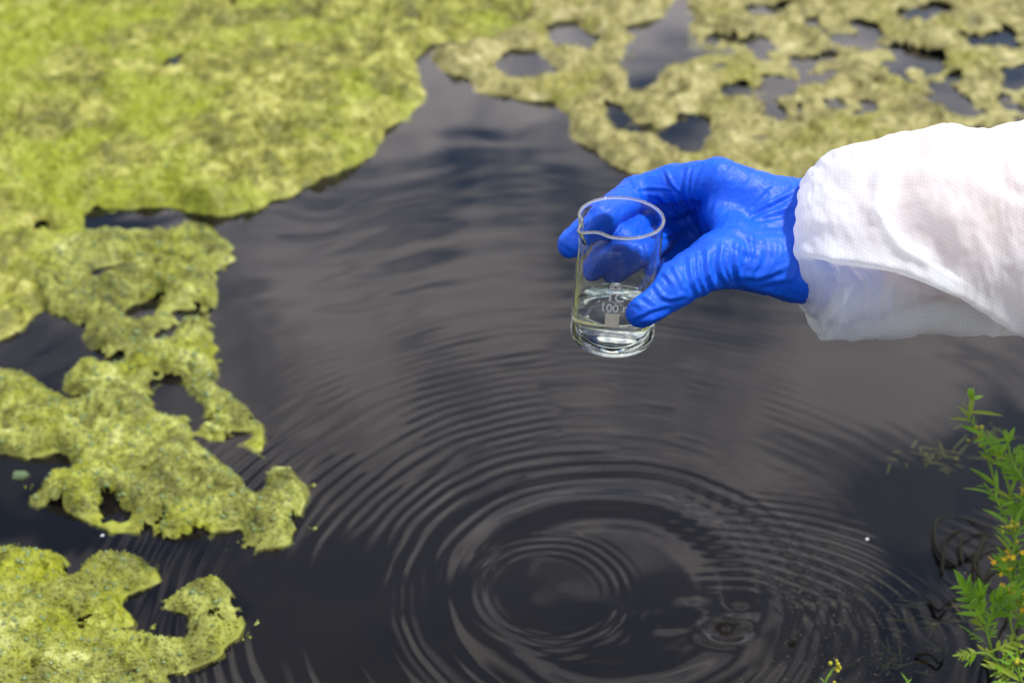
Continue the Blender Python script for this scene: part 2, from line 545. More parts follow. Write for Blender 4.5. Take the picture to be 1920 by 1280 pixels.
ll, pool['ll'] = algae_mat('algae_mat', LL, LL_H, .0016, -.55, -.19, .60, .93, m_lm, .010, 400, 8, lambda px, py, X, Y: .6 * sstep(.59, .68, fbm(X / .024, Y / .020, 88, 3)), blur=.0035)
tag(ll, 'bubbly green algae mat with a hooked arm round a dark pool of water', 'algae mat', 'algae mats floating on the pond')
isl, pool['is'] = algae_mat('algae_islet', [(20, 886), (30, 879), (50, 878), (56, 884), (42, 891), (26, 892)], [], .0012, -.45, -.35, .92, 1.05, m_isl, .004, 500, 2, blur=.002)
tag(isl, 'tiny green scrap of algae alone in the dark bay between two mats', 'algae scrap')



def fuzz(parent, g, n, L, W, mat):
    """short algae threads standing out of a mat, one sliver each"""
    p = g[rng.integers(0, len(g), n)] - np.array([0, 0, .0008])
    d = rng.normal(size=(n, 3)) * np.array([1, 1, .45]) + np.array([0, 0, .55])
    d /= np.linalg.norm(d, axis=1, keepdims=True)
    s_ = np.cross(d, rng.normal(size=(n, 3)))
    s_ /= np.linalg.norm(s_, axis=1, keepdims=True)
    ln = (L * (.5 + rng.random(n)))[:, None]
    wd = (W * (.6 + .8 * rng.random(n)))[:, None]
    V = np.stack([p - s_ * wd, p + s_ * wd, p + d * ln], 1).reshape(-1, 3)
    o = mesh_obj('thread', V, np.arange(n * 3).reshape(n, 3), mat, parent, smooth=False)
    o['kind'] = 'stuff'


fuzz(ul, pool['ul'], 70000, .0065, .0011, m_ul)
fuzz(ur, pool['ur'], 60000, .0065, .0011, m_ur)
fuzz(lm, pool['lm'], 45000, .0026, .0006, m_lm)
fuzz(ll, pool['ll'], 26000, .0024, .0006, m_lm)
ico = bmesh.new()
bmesh.ops.create_icosphere(ico, subdivisions=2, radius=1)
ICO2 = (np.array([v.co[:] for v in ico.verts]), np.array([[v.index for v in f.verts] for f in ico.faces]))
ico.free()
ico = bmesh.new()
bmesh.ops.create_icosphere(ico, subdivisions=1, radius=1)
ICO1 = (np.array([v.co[:] for v in ico.verts]), np.array([[v.index for v in f.verts] for f in ico.faces]))
ico.free()


def blobs(name, pts, rad, squash, base, mat, parent=None):
    V, Fc = base
    n, k = len(pts), len(V)
    sc = np.stack([rad, rad, rad * squash], -1)
    vv = (V[None] * sc[:, None] + pts[:, None]).reshape(-1, 3)
    ff = (Fc[None] + (np.arange(n) * k)[:, None, None]).reshape(-1, 3)
    return mesh_obj(name, vv, ff, mat, parent)


cr = []
for k, (key, n) in enumerate((('algae_mat100', 60), ('algae_mat200', 600), ('algae_mat300', 70), ('algae_mat400', 30))):
    e = pool[key]
    c0_ = e[rng.integers(0, len(e), n)]
    cr.append(c0_ + rng.normal(size=(n, 3)) * np.array([.010, .012, 0]))
cr = np.concatenate(cr)
cr = np.concatenate([cr + rng.normal(size=cr.shape) * np.array([.0018, .0018, 0]) for _ in range(4)])
cr[:, 2] = .0003
o = blobs('algae_crumbs', cr, .0006 + .0017 * rng.random(len(cr)) ** 2.5, .45, ICO1, m_lm)
tag(o, 'loose crumbs of algae drifting along the ragged edges of the mats', 'algae crumbs', kind='stuff')
for o, key, n in ((lm, 'lm', 15000), (ll, 'll', 10000)):
    g = pool[key]
    pts = g[rng.integers(0, len(g), n)] + rng.normal(size=(n, 3)) * np.array([.0006, .0006, .0004])
    bo = blobs('froth', pts, .0006 + .0011 * rng.random(n) ** 2, .85, ICO1, (m_lm), o)
    bo['kind'] = 'stuff'
for o, key, n, big in ((lm, 'lm', 2600, .0030), (ll, 'll', 1500, .0028), (ul, 'ul', 700, .0034)):
    g = pool[key]
    pts = g[rng.integers(0, len(g), n)]
    rad = .0007 + (big - .0007) * rng.random(n) ** 3
    bo = blobs('bubble', pts + np.array([0, 0, .0002]), rad, .8, ICO1, m_bub, o)
    bo['kind'] = 'stuff'

# ================================================================== BEAKER
BR, BH, WALL = .0243, .0785, .0015
BASE_D = .822
b0 = PW(1147, 632, BASE_D)
TILT = Matrix.Rotation(R(1.6), 4, 'Y') @ Matrix.Rotation(R(1.5), 4, 'X')
BM = Matrix.Translation(Vector(b0)) @ TILT
BMn = np.array(BM)
SPOUT = R(213)


def b2w(v):
    v = np.asarray(v, float)
    return v @ BMn[:3, :3].T + BMn[:3, 3]


def spout_off(th, z):
    d = (th - SPOUT + np.pi) % (2 * np.pi) - np.pi
    up = sstep(BH - .016, BH, z)
    return up ** 1.6 * (.0052 * np.exp(-(d / .17) ** 2) - .0012 * np.exp(-((np.abs(d) - .42) / .17) ** 2))


def lathe(profile, n, spout=True, closed_ends=True):
    th = np.arange(n) * 2 * np.pi / n
    V, Q = [], []
    for r, z in profile:
        rr = (r + (spout_off(th, z) if spout else 0) * (1 if r > .01 else 0)) * (1 - .045 * z / BH)
        dz = -.0012 * (spout_off(th, z) / .0052) if spout else 0 * th
        V.append(np.stack([rr * np.cos(th), rr * np.sin(th), z + dz], -1))
    V = np.concatenate(V)
    m = len(profile)
    i = np.arange(n)
    j = (i + 1) % n
    for k in range(m - 1):
        Q.append(np.stack([k * n + i, k * n + j, (k + 1) * n + j, (k + 1) * n + i], -1))
    return V, np.concatenate(Q)


outer = [(.0002, .0003), (.010, .00025), (.0180, .0001), (BR - .0046, .0)]
for a in np.linspace(0, 90, 7)[1:]:
    outer.append((BR - .0046 + .0046 * math.sin(R(a)), .0046 - .0046 * math.cos(R(a))))
outer += [(BR, z) for z in np.linspace(.010, BH - .014, 8)]
outer += [(BR, BH - .011), (BR + .0001, BH - .008), (BR + .0002, BH - .005), (BR + .0005, BH - .0028), (BR + .0008, BH - .0012)]
lip = [(BR + .0009, BH - .0004), (BR + .0007, BH + .0004), (BR + .0002, BH + .0008), (BR - .0005, BH + .0005), (BR - .0011, BH - .0004)]
inner = [(BR - .0013, BH - .0020), (BR - .0014, BH - .005), (BR - .0015, BH - .009), (BR - WALL, BH - .012)]
inner += [(BR - WALL, z) for z in np.linspace(BH - .016, .0075, 9)]
for a in np.linspace(0, 90, 6)[1:]:
    inner.append((BR - WALL - .0045 + .0045 * math.cos(R(a)), .0075 - .0045 * math.sin(R(a)) - .0003))
inner += [(.010, .0026), (.0002, .0027)]
prof = outer + lip + inner
Vb, Qb = lathe(prof, 96)
m_glass, t, out = new_mat('beaker_glass')
g = nd(t, 'ShaderNodeBsdfGlass', inp={'IOR': 1.47, 'Roughness': 0.0, 'Color': (.985, .995, .99, 1)})
t.links.new(g.outputs[0], out.inputs[0])
beaker = mesh_obj('beaker', Vb, Qb, m_glass)
beaker.matrix_world = BM
tag(beaker, 'clear glass laboratory beaker with pouring lip held in the gloved hand', 'beaker')

rim_n, rim_k = 128, 10
rth = np.arange(rim_n) * 2 * np.pi / rim_n
RV = []
for k in range(rim_k):
    a = 2 * np.pi * k / rim_k
    so = spout_off(rth, np.full(rim_n, BH))
    rr_ = (BR + .0001 + so) * .955 + .00075 * math.cos(a)
    RV.append(np.stack([rr_ * np.cos(rth), rr_ * np.sin(rth), BH - .0001 - .0012 * so / .0052 + .0007 * math.sin(a)], -1))
RV = np.concatenate(RV)
ri = np.arange(rim_n)
rj = (ri + 1) % rim_n
RQ = np.concatenate([np.stack([k * rim_n + ri, k * rim_n + rj, (k + 1) % rim_k * rim_n + rj, (k + 1) % rim_k * rim_n + ri], -1) for k in range(rim_k)])
m_rim, t, b = principled('sky_whitened_rim', (.96, .98, .97), .14, .6, **{'Transmission Weight': .86, 'IOR': 1.47})  # bead whitened and roughened to stand in for sky reflections along the rim
mesh_obj('rim', RV, RQ, m_rim, beaker)

LEVEL = .0220
wp = [(.0002, .0024), (.010, .0023), (.0185, .0024)]
for a in np.linspace(90, 0, 6):
    wp.append((BR - WALL - .0045 + .0047 * math.cos(R(a)), .0075 - .0047 * math.sin(R(a)) - .0003))
wp += [(BR - WALL + .0002, z) for z in np.linspace(.010, LEVEL, 5)]
wp += [(BR - WALL + .0002, LEVEL + .0013), (BR - WALL - .0003, LEVEL + .0009), (BR - WALL - .0009, LEVEL + .0004), (BR - WALL - .002, LEVEL), (.012, LEVEL), (.0002, LEVEL)]
Vw, Qw = lathe(wp, 96, spout=False)
top = Vw[:, 2] > LEVEL - .0001
Vw[top, 2] += .00025 * np.sin(Vw[top, 0] * 420 + 1) + .0002 * np.sin(Vw[top, 1] * 510)
m_samp, t, out = new_mat('sample_water')
g = nd(t, 'ShaderNodeBsdfGlass', inp={'IOR': 1.333, 'Roughness': 0.0, 'Color': (.985, .99, .965, 1)})
t.links.new(g.outputs[0], out.inputs[0])
samp = mesh_obj('water_sample', Vw, Qw, m_samp)
samp.matrix_world = BM
tag(samp, 'clear water sample filling the lower quarter of the glass beaker', 'water')

# print on the glass: bent onto the wall, its centre turned towards the camera
m_print, t, out = new_mat('white_print')
pd = nd(t, 'ShaderNodeBsdfDiffuse', inp={'Color': (.80, .82, .78, 1)})
pt = nd(t, 'ShaderNodeBsdfTranslucent', inp={'Color': (.8, .8, .75, 1)})
p1 = nd(t, 'ShaderNodeMixShader', inp={0: .4})
t.links.new(pd.outputs[0], p1.inputs[1])
t.links.new(pt.outputs[0], p1.inputs[2])
ptr = nd(t, 'ShaderNodeBsdfTransparent')
p2 = nd(t, 'ShaderNodeMixShader', inp={0: .2})
t.links.new(p1.outputs[0], p2.inputs[1])
t.links.new(ptr.outputs[0], p2.inputs[2])
t.links.new(p2.outputs[0], out.inputs[0])
m_patch, t, b = principled('writing_patch', (.62, .60, .50), .8, .2)
noise_col(t, b, [(.3, (.40, .38, .30)), (.7, (.50, .48, .38))], 600)
FRONT = R(-90) + math.atan2(-b0[0], b0[1]) * -1


def bend(verts, ang0, z0, off=.00012):
    th = ang0 + verts[:, 0] / BR
    zz = z0 + verts[:, 1]
    rr_ = BR * (1 - .045 * zz / BH) + off + verts[:, 2]
    return np.stack([rr_ * np.cos(th), rr_ * np.sin(th), zz], -1)


def text_part(name, txt, size, xoff, z0):
    cu = bpy.data.curves.new(name, 'FONT')
    cu.body = txt
    cu.size = size
    cu.align_x = 'CENTER'
    cu.resolution_u = 4
    cu.offset = .00012
    o = bpy.data.objects.new('tmp', cu)
    COL.objects.link(o)
    bpy.context.view_layer.update()
    dg = bpy.context.evaluated_depsgraph_get()
    me = bpy.data.meshes.new_from_object(o.evaluated_get(dg))
    bpy.data.objects.remove(o)
    bm = bmesh.new()
    bm.from_mesh(me)
    bmesh.ops.subdivide_edges(bm, edges=[e for e in bm.edges if e.calc_length() > .0012], cuts=1)
    V = np.array([v.co[:] for v in bm.verts])
    V[:, 0] += xoff
    faces = [[v.index for v in f.verts] for f in bm.faces]
    bm.free()
    bpy.data.meshes.remove(me)
    return mesh_obj(name, bend(V, FRONT, z0), faces, m_print, beaker, smooth=False)


text_part('lettering', 'TC-', .0080, -.0030, .0388)
text_part('lettering', '100 ml', .0072, -.0026, .0320)


def strip(name, pts, wdt, z0, mat, closed=False):
    """a printed line of a given width on the glass"""
    pts = np.array(pts, float)
    V, Fq = [], []
    n = len(pts)
    segs = range(n if closed else n - 1)
    for k in segs:
        a, c = pts[k], pts[(k + 1) % n]
        d = (c - a) / np.linalg.norm(c - a)
        nn = np.array([-d[1], d[0]]) * wdt / 2
        a2, c2 = a - d * wdt * .4, c + d * wdt * .4
        i = len(V)
        V += [[*(a2 + nn), 0], [*(c2 + nn), 0], [*(c2 - nn), 0], [*(a2 - nn), 0]]
        Fq.append((i, i + 1, i + 2, i + 3))
    V = np.array(V)
    V[:, 2] += np.repeat(np.arange(len(Fq)), 4) * .00001
    return mesh_obj(name, bend(V, FRONT, z0), Fq, mat, beaker, smooth=False)


ringp = [(-.0045 + .0029 * math.cos(a), .0023 * math.sin(a)) for a in np.linspace(0, 2 * math.pi, 21)[:-1]]
strip('logo_ring', ringp, .0005, .0475, m_print, True)
strip('logo_triangle', [(-.0067, -.0008), (-.0045, .0020), (-.0023, -.0008)], .0006, .0475, m_print, True)
strip('logo_bar', [(-.0057, -.0016), (-.0033, -.0016)], .0005, .0475, m_print)
pg = [(x, y, 0) for y in np.linspace(0, .0088, 4) for x in np.linspace(-.0090, -.0010, 8)]
pf = [(r * 8 + c, r * 8 + c + 1, r * 8 + c + 9, r * 8 + c + 8) for r in range(3) for c in range(7)]
mesh_obj('writing_patch', bend(np.array(pg), FRONT, .0222), pf, m_patch, beaker)

# ================================================================== PERSON: forearm, glove, sleeve
AXb = BMn[:3, 2]                                   # beaker axis in the world
axc = AXb @ AX.T                                   # the same in the camera frame
b0c = (b0 - CAM) @ AX.T


def far_depth(px, py, rad):
    """depth on the far side of the beaker where a finger of this radius rests on the glass"""
    d = np.array([(px - 960) / F, (640 - py) / F, 1.0])
    o = -b0c
    dp = d - axc * (d @ axc)
    op = o - axc * (o @ axc)
    A, B_, C = dp @ dp, 2 * dp @ op, op @ op - (BR * .972 + rad) ** 2
    disc = max(B_ * B_ - 4 * A * C, 0)
    return (-B_ + math.sqrt(disc)) / (2 * A)


def rc_sdf(p, a, b, ra, rb):
    """round cone"""
    ba = b - a
    l2 = ba @ ba
    h = np.clip(((p - a) @ ba) / l2, 0, 1)
    q = p - a - h[..., None] * ba
    return np.sqrt((q * q).sum(-1)) - (ra + (rb - ra) * h)


def smin(a, b, k):
    h = np.clip(.5 + .5 * (b - a) / k, 0, 1)
    return b + (a - b) * h - k * h * (1 - h)


def joint(px, py, d, r):
    return P(px, py, d), r


FING = {
    'index': [joint(1345, 336, .834, .0122), joint(1262, 343, .842, .0105), joint(1192, 362, .846, .0098), (1128, 408, .0090), (1070, 458, .0078)],
    'middle': [joint(1336, 352, .853, .0120), joint(1270, 372, .868, .0105), joint(1222, 408, .866, .0096), (1165, 452, .0090), (1108, 500, .0078)],
    'ring': [joint(1332, 380, .868, .0115), joint(1280, 412, .880, .0100), joint(1246, 442, .872, .0092), (1200, 472, .0088), (1150, 506, .0080)],
    'pinky': [joint(1330, 408, .874, .0105), joint(1290, 450, .882, .0088), joint(1262, 478, .872, .0082), joint(1238, 496, .860, .0074)],
}
for k, v in FING.items():
    lst = []
    for e in v:
        if len(e) == 3:
            px, py, r = e
            lst.append((P(px, py, far_depth(px, py, r - .0008)), r))
        else:
            lst.append(e)
    FING[k] = lst
THUMB = [joint(1440, 492, .822, .0180), joint(1345, 488, .806, .0150), joint(1256, 538, .793, .0124), joint(1203, 576, .7885, .0114)]
W1, W2 = joint(1500, 412, .848, .0192), joint(1500, 500, .832, .0180)
ARM = [joint(1545, 456, .844, .0235), joint(1760, 415, .834, .034), joint(2000, 410, .862, .040), joint(2500, 370, .88, .048)]


def hand_sdf(p):
    d = rc_sdf(p, W1[0], W2[0], W1[1], W2[1])
    ext1 = (P(1620, 412, .850), .0195)
    ext2 = (P(1620, 496, .836), .0185)
    d = smin(d, rc_sdf(p, W1[0], ext1[0], W1[1], ext1[1]), .006)
    d = smin(d, rc_sdf(p, W2[0], ext2[0], W2[1], ext2[1]), .006)
    d = smin(d, rc_sdf(p, ext1[0], ext2[0], ext1[1], ext2[1]), .006)
    for k, a in (('index', W1), ('middle', W1), ('ring', W1), ('pinky', (P(1480, 450, .852), .018))):
        mc = FING[k][0]
        d = smin(d, rc_sdf(p, a[0], mc[0], a[1] * .97, mc[1] * 1.03), .010)
    d = smin(d, rc_sdf(p, P(1430, 440, .840), P(1350, 415, .850), .020, .012), .012)      # palm flesh
    th = rc_sdf(p, W2[0], THUMB[0][0], W2[1], THUMB[0][1])
    for a, b in zip(THUMB[:-1], THUMB[1:]):
        th = smin(th, rc_sdf(p, a[0], b[0], a[1], b[1]), .004)
    d = smin(d, th, .011)
    d = smin(d, rc_sdf(p, P(1372, 440, .818), P(1345, 400, .832), .009, .007), .014)      # web between thumb and index
    for k, f in FING.items():
        fd = rc_sdf(p, f[0][0], f[1][0], f[0][1], f[1][1])
        for a, b in zip(f[1:-1], f[2:]):
            fd = smin(fd, rc_sdf(p, a[0], b[0], a[1], b[1]), .003)
        # knuckles stay separate along their length
        d = smin(d, fd, .002)
    # pressed flat where it touches the glass
    q = p - b0c
    ax_ = q @ axc
    rad = np.sqrt(np.maximum((q * q).sum(-1) - ax_ ** 2, 0))
    cyl = np.maximum(rad - (BR * (1 - .045 * np.clip(ax_ / BH, 0, 1)) + .0004), np.maximum(-ax_ - .002, ax_ - BH - .003))
    return -smin(-d, cyl, .0015)


def grid_sdf(fn, lo, hi, h):
    lo, hi = np.array(lo), np.array(hi)
    n = np.ceil((hi - lo) / h).astype(int) + 1
    gx = [lo[i] + np.arange(n[i]) * h for i in range(3)]
    vol = np.empty(n)
    YY, ZZ = np.meshgrid(gx[1], gx[2], indexing='ij')
    CH = 12
    for i in range(0, n[0], CH):
        xs_ = gx[0][i:i + CH]
        p = np.empty((len(xs_), n[1], n[2], 3))
        p[..., 0] = xs_[:, None, None]
        p[..., 1] = YY
        p[..., 2] = ZZ
        vol[i:i + CH] = fn(p)
    return vol, lo


def surface_nets(vol, lo, h):
    s = vol < 0
    n = np.array(vol.shape)
    acc = np.zeros((*(n - 1), 3))
    cnt = np.zeros(n - 1)
    corners = [(i, j, k) for i in (0, 1) for j in (0, 1) for k in (0, 1)]
    sl = lambda c: tuple(slice(c[i], n[i] - 1 + c[i]) for i in range(3))
    for a in corners:
        for ax in range(3):
            if a[ax] == 0:
                b = list(a)
                b[ax] = 1
                va, vb = vol[sl(a)], vol[sl(b)]
                cr = (va < 0) != (vb < 0)
                tt = np.where(cr, va / np.where(cr, va - vb, 1), 0)
                for q in range(3):
                    acc[..., q] += np.where(cr, a[q] + (tt if q == ax else 0), 0)
                cnt += cr
    act = cnt > 0
    vid = -np.ones(n - 1, int)
    vid[act] = np.arange(act.sum())
    cell = np.argwhere(act)
    V = lo + (cell + acc[act] / cnt[act][:, None]) * h
    Fs = []
    for ax in range(3):
        u, v = (ax + 1) % 3, (ax + 2) % 3
        a = [slice(None)] * 3
        b = [slice(None)] * 3
        a[ax], b[ax] = slice(0, n[ax] - 1), slice(1, n[ax])
        sa, sb = s[tuple(a)], s[tuple(b)]
        ed = np.argwhere(sa != sb)
        ok = (ed[:, u] > 0) & (ed[:, v] > 0) & (ed[:, u] < n[u] - 1) & (ed[:, v] < n[v] - 1)
        ed = ed[ok]
        fl = sa[tuple(ed.T)]

        def c(du, dv):
            e = ed.copy()
            e[:, u] -= du
            e[:, v] -= dv
            return vid[tuple(e.T)]
        q = np.stack([c(1, 1), c(0, 1), c(0, 0), c(1, 0)], -1)
        q[~fl] = q[~fl][:, ::-1]
        Fs.append(q)
    return V, np.concatenate(Fs)


def smooth_verts(V, Q, it, lam=.5):
    e = np.concatenate([Q[:, [0, 1]], Q[:, [1, 2]], Q[:, [2, 3]], Q[:, [3, 0]]])
    for _ in range(it):
        s = np.zeros_like(V)
        c = np.zeros(len(V))
        for a, b in ((0, 1), (1, 0)):
            np.add.at(s, e[:, a], V[e[:, b]])
            np.add.at(c, e[:, a], 1)
        V = V + lam * (s / c[:, None] - V)
    return V


def vert_normals(V, Q):
    n = np.cross(V[Q[:, 2]] - V[Q[:, 0]], V[Q[:, 3]] - V[Q[:, 1]])
    N = np.zeros_like(V)
    for i in range(4):
        np.add.at(N, Q[:, i], n)
    return N / np.maximum(np.linalg.norm(N, axis=1, keepdims=True), 1e-12)


def seg_dist(px, py, line):
    """distance in px to a polyline, and the position along it 0..1, and the signed side"""
    best = np.full(px.shape, 1e9)
    pos = np.zeros(px.shape)
    sign = np.zeros(px.shape)
    L = [math.dist(a, b) for a, b in zip(line[:-1], line[1:])]
    tot, run = sum(L), 0
    for (a, b), l in zip(zip(line[:-1], line[1:]), L):
        dx, dy = (b[0] - a[0]) / l, (b[1] - a[1]) / l
        h = np.clip((px - a[0]) * dx + (py - a[1]) * dy, 0, l)
        ex, ey = px - a[0] - h * dx, py - a[1] - h * dy
        d = np.hypot(ex, ey)
        u = d < best
        best = np.where(u, d, best)
        pos = np.where(u, (run + h) / tot, pos)
        sign = np.where(u, np.sign(dx * ey - dy * ex), sign)
        run += l
    return best, pos, sign


def smooth_line(pts, n=5):
    """Catmull-Rom through the points"""
    p = [np.array(q, float) for q in pts]
    if len(p) < 3:
        return [tuple(q) for q in p]
    p = [2 * p[0] - p[1]] + p + [2 * p[-1] - p[-2]]
    o = []
    for i in range(1, len(p) - 2):
        for tt in np.linspace(0, 1, n, endpoint=False):
            a, b, c, d = p[i - 1:i + 3]
            o.append(tuple(.5 * ((2 * b) + (c - a) * tt + (2 * a - 5 * b + 4 * c - d) * tt ** 2 + (3 * b - a - 3 * c + d) * tt ** 3)))
    o.append(tuple(p[-2]))
    return o


ZG = lambda l: smooth_line([(1000 + x / 2.909, 260 + y / 2.909) for x, y in l])
# folds of the glove: (line, height mm, half-width px); a ridge with a groove beside it
FOLDS = [([(1160, 425), (1330, 335), (1450, 262)], .9, 4), ([(1165, 395), (1240, 300), (1300, 245)], .7, 4), ([(1190, 440), (1300, 405), (1440, 360)], .8, 5),
         ([(1180, 410), (1290, 345), (1420, 300)], .6, 3), ([(1220, 470), (1320, 450), (1400, 450)], .5, 5),
         ([(945, 150), (900, 260), (905, 400)], .8, 4), ([(1010, 190), (965, 290), (955, 390)], .5, 5), ([(1075, 230), (1010, 330), (985, 420)], .5, 5),
         ([(850, 150), (835, 290), (905, 470)], 1.1, 4), ([(880, 150), (865, 280), (920, 440)], .8, 3), ([(720, 165), (760, 250), (815, 300)], 1.0, 3),
         ([(540, 215), (560, 270), (590, 310)], .9, 3), ([(548, 275), (650, 265), (770, 275)], .7, 3), ([(680, 285), (760, 390), (880, 520)], .9, 4),
         ([(760, 280), (810, 400), (900, 520)], 1.0, 4), ([(620, 300), (700, 320), (760, 390)], .6, 4), ([(690, 420), (760, 420), (800, 450)], .8, 4),
         ([(670, 545), (740, 520), (800, 500)], .8, 4),
         ([(855, 640), (868, 760), (905, 850)], 1.0, 5), ([(900, 620), (905, 740), (945, 835)], .8, 4), ([(945, 590), (955, 720), (995, 825)], 1.1, 5),
         ([(1035, 575), (1018, 700), (1075, 805)], 1.1, 5), ([(1080, 580), (1060, 690), (1090, 780)], .7, 4), ([(1112, 550), (1105, 660), (1135, 800)], 1.1, 5),
         ([(1185, 530), (1195, 640), (1130, 790)], 1.0, 5), ([(1245, 580), (1215, 690), (1140, 805)], .9, 5), ([(1330, 560), (1290, 700), (1180, 800)], .7, 6),
         ([(1080, 480), (1190, 545), (1270, 570)], .6, 5), ([(1050, 520), (1120, 590), (1240, 640)], .5, 5),
         ([(640, 760), (720, 865), (835, 850)], .8, 4), ([(560, 830), (620, 870), (665, 905)], .8, 4), ([(530, 985), (640, 930), (745, 900)], .8, 4),
         ([(700, 720), (740, 760), (770, 800)], .7, 4), ([(570, 1000), (650, 985), (760, 940)], .7, 4), ([(760, 680), (800, 760), (830, 830)], .8, 5),
         ([(520, 890), (570, 900), (600, 930)], .6, 4), ([(1140, 800), (1300, 835), (1450, 870)], .8, 5), ([(1100, 745), (1250, 745), (1390, 690)], .7, 5),
         ([(1200, 790), (1330, 770), (1420, 760)], .6, 5), ([(320, 400), (400, 330), (470, 290)], .6, 4), ([(180, 560), (200, 590), (240, 610)], .6, 4),
         ([(590, 470), (620, 560), (640, 650)], .6, 4)]


def glove_mesh(h):
    vol, lo = grid_sdf(hand_sdf, (.02, .005, .765), (.215, .115, .912), h)
    V, Q = surface_nets(vol, lo, h)
    V = smooth_verts(V, Q, 2)
    return V, Q


Vg, Qg = glove_mesh(.00095)
Ng = vert_normals(Vg, Qg)
facing = sstep(.02, .3, -(Ng * Vg).sum(-1) / np.linalg.norm(Vg, axis=1))
gpx, gpy = 960 + Vg[:, 0] / Vg[:, 2] * F, 640 - Vg[:, 1] / Vg[:, 2] * F
disp = np.zeros(len(Vg))
for ln, hh, wd in FOLDS:
    d, pos, sg = seg_dist(gpx, gpy, ZG(ln))
    prof_ = np.exp(-(d / wd) ** 2) - .75 * np.exp(-((d * sg - wd * 2.0) / (wd * .9)) ** 2)
    disp += facing * hh * .0011 * prof_ * np.sin(np.pi * np.clip(pos, .0, 1)) ** .5
# soft creasing everywhere, long along the fingers' rings
cr = fbm(Vg[:, 0] * 160 + Vg[:, 1] * 60, Vg[:, 1] * 160 - Vg[:, 2] * 120, 900, 3) - .5
cr2 = 1 - np.abs(fbm(Vg[:, 0] * 210 - Vg[:, 1] * 120, Vg[:, 2] * 140 + Vg[:, 1] * 90, 930, 2) - .5) * 6
disp += .0006 * cr + .00045 * np.clip(cr2, 0, 1)
q = Vg - b0c
radg = np.linalg.norm(q - (q @ axc)[:, None] * axc, axis=1)
disp *= sstep(BR + .0005, BR + .004, radg)
Vg = Vg + Ng * disp[:, None]

m_glove, t, b = principled('blue_nitrile', (.006, .085, .66), .5, .3)
noise_col(t, b, [(.3, (.001, .066, .54)), (.7, (.002, .088, .64))], 60, bump=.4, bump_scale=380, dist=.0009)

m_skin, t, b = principled('skin', (.55, .27, .20), .5, .4)
noise_col(t, b, [(.3, (.50, .23, .17)), (.7, (.62, .32, .25))], 40)


def body_sdf(p):
    d = hand_sdf(p) + .0016
    for a, c in zip(ARM[:-1], ARM[1:]):
        d = smin(d, rc_sdf(p, a[0], c[0], a[1], c[1]), .01)
    return d


vol, lo = grid_sdf(body_sdf, (.02, .0, .765), (.50, .16, .935), .003)
Vp, Qp = surface_nets(vol, lo, .003)
Vp = smooth_verts(Vp, Qp, 2)
person = mesh_obj('person', to_world(Vp), Qp, m_skin)
tag(person, 'person reaching in with one arm in a blue glove, holding the beaker', 'person')
glove = mesh_obj('glove', to_world(Vg), Qg, m_glove, person)
glove['label'] = 'wrinkled blue nitrile glove with fingers wrapped behind the beaker'

# sleeve: rings given by their upper and lower outline point, a near-side bow, and a depth radius
RINGS = [((1530, 365), (1525, 550), -10, .026), ((1508, 350), (1506, 566), -38, .034), ((1515, 326), (1520, 594), -40, .043), ((1534, 302), (1532, 612), -34, .049),
         ((1566, 281), (1545, 630), -18, .054), ((1620, 264), (1560, 637), 0, .057), ((1680, 250), (1620, 638), 0, .060), ((1740, 238), (1680, 632), 0, .061),
         ((1786, 238), (1740, 629), 0, .060), ((1825, 248), (1800, 627), 0, .058), ((1852, 243), (1852, 628), 0, .060), ((1920, 222), (1920, 627), 0, .064),
         ((2050, 185), (2050, 640), 0, .070), ((2300, 140), (2300, 655), 0, .074), ((2480, 120), (2480, 660), 0, .074)]


def ring_interp(n):
    par = np.arange(len(RINGS), dtype=float)
    arr = np.array([[a[0], a[1], c[0], c[1], bow, dr] for a, c, bow, dr in RINGS])
    tt = np.linspace(0, len(RINGS) - 1, n)
    out = np.empty((n, 6))
    for k in range(6):
        y = arr[:, k]
        mm = np.gradient(y)
        i = np.clip(tt.astype(int), 0, len(RINGS) - 2)
        s_ = tt - i
        h00, h10, h01, h11 = 2 * s_ ** 3 - 3 * s_ ** 2 + 1, s_ ** 3 - 2 * s_ ** 2 + s_, -2 * s_ ** 3 + 3 * s_ ** 2, s_ ** 3 - s_ ** 2
        out[:, k] = h00 * y[i] + h10 * mm[i] + h01 * y[i + 1] + h11 * mm[i + 1]
    return out


NR, NA = 330, 300
RI = ring_interp(NR)
ang = np.arange(NA) * 2 * np.pi / NA
VS = np.empty((NR, NA, 3))
for i, (tx, ty, bx, by, bow, dr) in enumerate(RI):
    mx_, my_ = (tx + bx) / 2, (ty + by) / 2
    dep = .842 + .012 * np.clip((mx_ - 1500) / 500, 0, 1.6)
    c = np.cos(ang)                               # +1 top, -1 bottom
    s_ = np.sin(ang)                              # +1 towards the camera
    sq = 1.0 / np.maximum((np.abs(c) ** 2.3 + np.abs(s_) ** 2.3) ** (1 / 2.3), .5)
    d_ = dep - dr * s_ * sq
    X_ = mx_ + (tx - bx) / 2 * c * sq + bow * np.clip(s_, 0, 1) * (1 - .30 * sstep(.3, .95, -c))
    Y_ = my_ + (ty - by) / 2 * c * sq
    VS[i] = np.stack([(X_ - 960) / F * dep, (640 - Y_) / F * dep, d_], -1)
idx = np.arange(NR * NA).reshape(NR, NA)
jj = (np.arange(NA) + 1) % NA
QS = np.stack([idx[:-1, :], idx[1:, :], idx[1:, jj], idx[:-1, jj]], -1).reshape(-1, 4)
Vs = VS.reshape(-1, 3)
Ns = vert_normals(Vs, QS)
if (Ns * (Vs - Vs.mean(0))).sum() < 0:
    QS = QS[:, ::-1]
    Ns = -Ns
spx, spy = 960 + Vs[:, 0] / Vs[:, 2] * F, 640 - Vs[:, 1] / Vs[:, 2] * F
